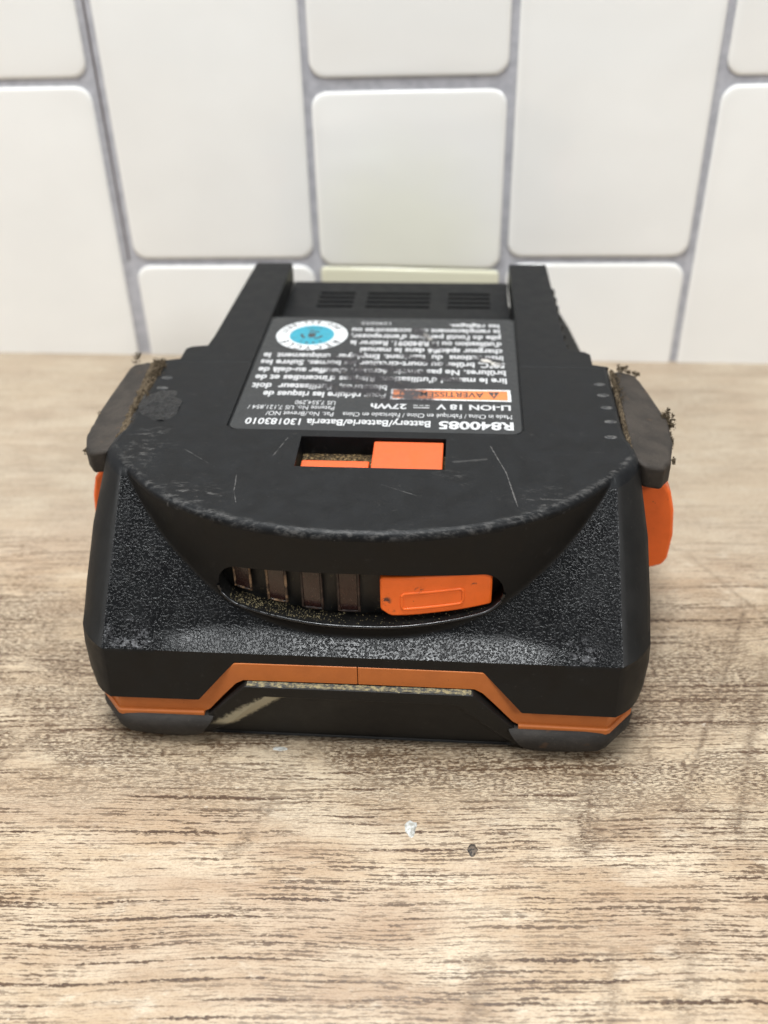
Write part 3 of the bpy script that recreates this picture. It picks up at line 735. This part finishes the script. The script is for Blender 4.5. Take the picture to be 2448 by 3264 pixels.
def seam_fill(a, b, w, z, seed):
    V, F = [], []; N = 46
    for i in range(N+1):
        t = i/N; x = a[0]+(b[0]-a[0])*t; y = a[1]+(b[1]-a[1])*t
        for q in range(7):
            u = q/6*2-1; h = (1-u*u)*.5+.42*noise.noise(Vector((x*1.5+u*2, y*1.1, seed)))+.25*noise.noise(Vector((u*5, y*3.1, seed)))
            V.append((x+u*w*(1+.4*noise.noise(Vector((seed, y*.8, u)))), y, z+h))
    for i in range(N):
        for q in range(6): F.append((i*7+q, i*7+q+1, (i+1)*7+q+1, (i+1)*7+q))
    return V, F
tag(obj('packed_dirt', *seam_fill((-43.4, 59.0), (-41.5, 29.5), 1.5, 39.7, 3), M['dirt'], pack), kind='stuff')
tag(obj('packed_dirt', *seam_fill((42.5, 57.6), (42.4, 29.5), .45, 39.75, 9), M['dirt'], pack), kind='stuff')
# dirt caught on the pads and in the seam
def along(a, b, sp, dz=.4):
    key = (a, b)
    if key not in CL:
        CL[key] = [(random.random(), random.gauss(0, sp), random.gauss(0, sp), abs(random.gauss(0, dz))) for _ in range(26)]
    t, ox, oy, oz = random.choice(CL[key]); n_ = random.gauss
    t += n_(0, .02)
    return (a[0]+(b[0]-a[0])*t+ox+n_(0, .16), a[1]+(b[1]-a[1])*t+oy+n_(0, .25), a[2]+(b[2]-a[2])*t+oz+n_(0, .16))
CL = {}
D1 = crumbs(1300, lambda: along((50.6, 44.5, 36.6), (49.4, 31, 36.2), .42, .75), .06, .22)
D2 = crumbs(500, lambda: along((50.6, 44.5, 37.6), (51.3, 41.5, 37.2), .5, .7), .06, .22)
D3 = crumbs(420, lambda: along((43.4, 58.3, 40.0), (47.5, 58.0, 38.8), .35, .45), .05, .18)
D4 = crumbs(300, lambda: along((43.0, 56, 40.3), (43.2, 46, 40.2), .28, .15), .05, .16)
tag(obj('dirt_clump', *join([D1, D2, D3, D4]), M['dirt'], pack), kind='stuff')
D1 = crumbs(500, lambda: along((-49.9, 42, 37.0), (-48.4, 29.5, 36.6), .30, .5), .05, .18)
D2 = crumbs(160, lambda: along((-48.6, 60.2, 38.6), (-47.6, 60.6, 40.2), .3, .5), .05, .18)
D3 = crumbs(1500, lambda: along((-42.9, 57.5, 40.1), (-41.2, 31, 40.1), .45, .22), .05, .20)
D4 = crumbs(420, lambda: along((-42.9, 58.2, 40.2), (-41.3, 53, 40.3), .7, .25), .06, .24)
tag(obj('dirt_clump', *join([D1, D2, D3, D4]), M['dirt'], pack), kind='stuff')
# worn knurls on the cover beside the pads
def dome(c, rx, ry, rz, n=10, k=4):
    V = [(c[0], c[1], c[2]+rz)]; F = []
    for j in range(1, k+1):
        a = math.pi/2*j/k
        for i in range(n):
            b = 2*math.pi*i/n; V.append((c[0]+rx*math.sin(a)*math.cos(b), c[1]+ry*math.sin(a)*math.sin(b), c[2]+rz*math.cos(a)-.02))
    for i in range(n): F.append((0, 1+i, 1+(i+1) % n))
    for j in range(k-1):
        for i in range(n): F.append((1+j*n+i, 1+(j+1)*n+i, 1+(j+1)*n+(i+1) % n, 1+j*n+(i+1) % n))
    return V, F
g = G('worn_knurl', .6, .4); g.col(g.mix(g.step(g.noise((1.5, 1.5, 1.5), 4), .4, .6), (.010, .010, .011), (.055, .053, .05))); M['knurl'] = g.m
for x, y in ((39.6, 51.2), (39.8, 47.1), (40.0, 42.6), (40.0, 37.8), (39.5, 32.7), (-39.6, 51.0), (-39.4, 47.0)):
    obj('grip_bump', *dome((x, y, T), 1.15, .6, .14), M['knurl'], pack, smooth=60)
# lump of tacky residue on the left shoulder
V, F = [], []; N = 26
for i in range(N+1):
    for j in range(N+1):
        u, v = i/N*2-1, j/N*2-1; x = -38.2+u*3.8; y = 40.6+v*5.4
        d = math.hypot(u*.95+.15*v, v)+.38*noise.noise(Vector((x*.45, y*.4, 2)))
        h = max(0, 1-d)**.7*.8*(1+.8*noise.noise(Vector((x*.9, y*.9, 7)))+.4*noise.noise(Vector((x*2.3, y*2.3, 2))))
        V.append((x, y, T-.08+h*.8))
for i in range(N):
    for j in range(N): F.append((i*(N+1)+j, (i+1)*(N+1)+j, (i+1)*(N+1)+j+1, i*(N+1)+j+1))
obj('residue_lump', V, F, M['goo'], pack, smooth=70)

# ---- label
LZ = T-.24
def rr2(x0, x1, y0, y1, r, n=6): return rrect(x0, x1, y0, y1, r, n)
label = obj('label', *prism(rr2(-24.4, 25.1, 33.4, 79.3, 1.6), 'z', T-.36, LZ), M['label'], pack)
label['label'] = 'scuffed dark rating label with white print, printed upside down to the camera'
FONT = None
def text_mesh(body, bold=0.0):
    cu = bpy.data.curves.new('txt', 'FONT'); cu.body = body; cu.size = 1.0; cu.offset = bold; cu.resolution_u = 3; cu.fill_mode = 'FRONT'
    o = bpy.data.objects.new('txt', cu); COL.objects.link(o)
    dg = bpy.context.evaluated_depsgraph_get(); me = bpy.data.meshes.new_from_object(o.evaluated_get(dg))
    vs = [(v.co.x, v.co.y) for v in me.vertices]; fs = [tuple(p.vertices) for p in me.polygons]
    bpy.data.objects.remove(o); bpy.data.curves.remove(cu); bpy.data.meshes.remove(me)
    return vs, fs
def text(body, xs_, xe, yc, cap, bold=.012, mat='ink', yc2=None, dz=.02, parent=None, name='text_line'):
    """reads from +x to -x (the far side of the pack); yc = middle of the capitals; cap = cap height in mm"""
    vs, fs = text_mesh(body, bold)
    x0 = min(v[0] for v in vs); x1 = max(v[0] for v in vs)
    k = (xs_-xe)/(x1-x0); h = cap/.70; yc2 = yc if yc2 is None else yc2
    V = []
    for x, y in vs:
        t = (x-x0)/(x1-x0); V.append((xs_-(x-x0)*k, yc+(yc2-yc)*t+cap/2-y*h, LZ+dz))
    return obj(name, V, fs, M[mat], parent or label)
text('R840085', 23.8, 11.2, 35.9, 2.5, .035)
text('Battery/Batterie/Bater\u00eda 130183010', 9.8, -22.0, 36.1, 2.05, .022)
text('Made in China / Fabriqu\u00e9 en Chine / Fabricado en China', 23.6, -5.5, 39.0, 1.45, .004)
text('Pat. No./Brevet NO/', -7.1, -18.9, 38.9, 1.45, .004)
text('LI-ION 18 V', 23.5, 10.6, 42.2, 1.75, .03)
obj('dc_symbol', *join([boxm(6.6, 9.4, 41.7, 41.95, LZ, LZ+.02)]+[boxm(6.6+k*1.03, 7.3+k*1.03, 42.5, 42.75, LZ, LZ+.02) for k in range(3)]), M['ink'], label)
text('27Wh', 5.4, -.9, 42.1, 1.75, .03)
text('Patente No. US 7,121,854 /', -7.2, -22.5, 41.05, 1.4, .004)
text('US 7,554,290', -7.2, -14.4, 42.95, 1.4, .004)
wb = obj('warning_box', *prism([(23.7, 44.5), (2.3, 44.7), (2.3, 48.7), (23.6, 48.8)], 'z', LZ-.01, LZ+.012), M['seal_white'], label)
obj('warning_fill', *prism([(23.1, 44.95), (2.7, 45.1), (2.7, 48.3), (23.1, 48.35)], 'z', LZ, LZ+.02), M['ink_orange'], label)
obj('warning_triangle', *prism([(21.7, 47.9), (19.6, 47.9), (20.65, 45.4)][::-1], 'z', LZ+.012, LZ+.03), M['ink_dark'], label)
text('!', 20.85, 20.5, 46.95, 1.4, .01, 'ink_orange', dz=.038)
text('AVERTISSEMENT', 18.9, 3.4, 46.75, 1.9, .02, 'ink_dark', dz=.03)
B = .030
for s_, a, b, y in (("Pour r\u00e9duire les risques de", 1.5, -20.7, 45.9), ("blessures,  l'utilisateur  doit", 1.5, -23.3, 48.9), ("lire le manuel d'utilisation. Risques d'incendies et de", 23.1, -23.3, 52.2),
                  ("br\u00fblures. Ne pas ouvrir, \u00e9craser, chauffer au-del\u00e0 de", 23.0, -23.3, 55.3), ("50\u00b0C, br\u00fbler ou court-circuiter les bornes. Suivre les", 22.9, -23.4, 58.45), ("instructions  du  fabricant. Employer  uniquement  le", 22.7, -23.4, 61.4),
                  ("chargeur sp\u00e9cifi\u00e9 dans le manuel", 22.6, -4.9, 64.3), ("d'utilisation ou le R840091. Retirer la", 22.5, -7.2, 67.4), ("pile de l'outil pendant d'entreposer,", 22.4, -7.3, 70.4), ("le remplacement des accessoires ou", 22.3, -7.4, 73.3)):
    text(s_, a, b, y, 2.0, B)
text('les r\u00e9glages.', 22.2, 12.2, 75.9, 1.7, B); text('1290252', .2, -5.8, 76.7, 1.3, .004)
# recycling seal
cx, cy = -15.2, 70.8
def disc(r, z0, z1, n=40, ry=None): return prism([(cx+r*math.cos(2*math.pi*i/n), cy+(ry or r)*math.sin(2*math.pi*i/n)) for i in range(n)], 'z', z0, z1)
seal = obj('recycling_seal', *disc(7.2, LZ-.01, LZ+.012, ry=6.9), M['seal_white'], label)
seal['label'] = 'round white and turquoise recycling seal'
obj('seal_disc', *disc(4.5, LZ, LZ+.022), M['seal_blue'], label)
def arc(s_, a0, a1, r, cap, inward):
    """characters on a circle; angles in the reader's frame (reader looks from +y)"""
    parts = []
    for i, ch in enumerate(s_):
        if ch == ' ': continue
        t = i/(len(s_)-1); a = math.radians(a0+(a1-a0)*t); vs, fs = text_mesh(ch, .02)
        xm = (min(v[0] for v in vs)+max(v[0] for v in vs))/2; k = cap/.7
        for_v = []
        rot = a-math.pi/2 if not inward else a+math.pi/2
        for x, y in vs:
            lx, ly = (x-xm)*k*.95, y*k-cap/2
            X = r*math.cos(a)+lx*math.cos(rot)-ly*math.sin(rot); Y = r*math.sin(a)+lx*math.sin(rot)+ly*math.cos(rot)
            for_v.append((cx-X, cy-Y, LZ+.03))
        parts.append((for_v, fs))
    return join(parts)
obj('seal_text', *arc('RECYCLE', 148, 32, 5.95, 1.75, False), M['ink_dark'], label)
obj('seal_text', *arc('1.800.822.8837', 190, 350, 5.95, 1.35, True), M['ink_dark'], label)
# battery pictogram with chasing arrows
pic = [prism([(cx-.75, cy-.9), (cx+.75, cy-.9), (cx+.75, cy+.9), (cx-.75, cy+.9)], 'z', LZ+.02, LZ+.03), boxm(cx-.3, cx+.3, cy-1.15, cy-.9, LZ+.02, LZ+.03)]
for k in range(3):
    a0 = math.radians(90+120*k); P = []
    for q in range(9): a = a0+math.radians(18+q*8); P.append((cx-2.3*math.cos(a), cy-2.0*math.sin(a)))
    for q in range(8, -1, -1): a = a0+math.radians(18+q*8); P.append((cx-1.75*math.cos(a), cy-1.5*math.sin(a)))
    pic.append(prism(P, 'z', LZ+.02, LZ+.03))
obj('seal_pictogram', *join(pic), M['ink_dark'], label)
obj('seal_text', *arc('RBRC', 122, 58, 3.55, .75, False), M['ink_dark'], label)
text('Li-ion', cx+1.5, cx-1.5, cy+3.1, .8, .01, 'ink_dark', dz=.03, name='seal_text')

# ------------------------------------------------------------------ small flecks on the counter
def fleck(name, x, y, rx, ry, h, mat, label, cat, seed):
    V = [(0, 0, h)]; F = []; n = 18
    for j, (q, zz) in enumerate(((.55, .8), (.85, .45), (1.0, 0.0))):
        for i in range(n):
            a = 2*math.pi*i/n; r = q*(1+.45*noise.noise(Vector((math.cos(a)*1.6+seed, math.sin(a)*1.6, seed))))
            V.append((r*rx*math.cos(a), r*ry*math.sin(a), zz*h*(1+.5*noise.noise(Vector((i*.8, j, seed))))-(.02 if q == 1 else 0)))
    for i in range(n): F.append((0, 1+i, 1+(i+1) % n))
    for j in range(2):
        for i in range(n): F.append((1+j*n+i, 1+(j+1)*n+i, 1+(j+1)*n+(i+1) % n, 1+j*n+(i+1) % n))
    o = obj(name, V, F, M[mat], smooth=50); o.location = (x*MM, y*MM, 0.00002); return tag(o, label, cat)
fleck('paint_fleck', 9.0, -15.1, .95, 1.45, .22, 'paint', 'largest white paint fleck stuck on the wood surface in front of the battery', 'paint fleck', 3)
fleck('paint_fleck', -13.3, -1.0, 1.2, .45, .08, 'paint', 'small pale paint fleck on the wood close under the battery front edge', 'paint fleck', 8)
fleck('dark_speck', 18.2, -18.4, .75, .95, .12, 'speck', 'round dark speck on the wood right of the white paint fleck', 'speck', 5)
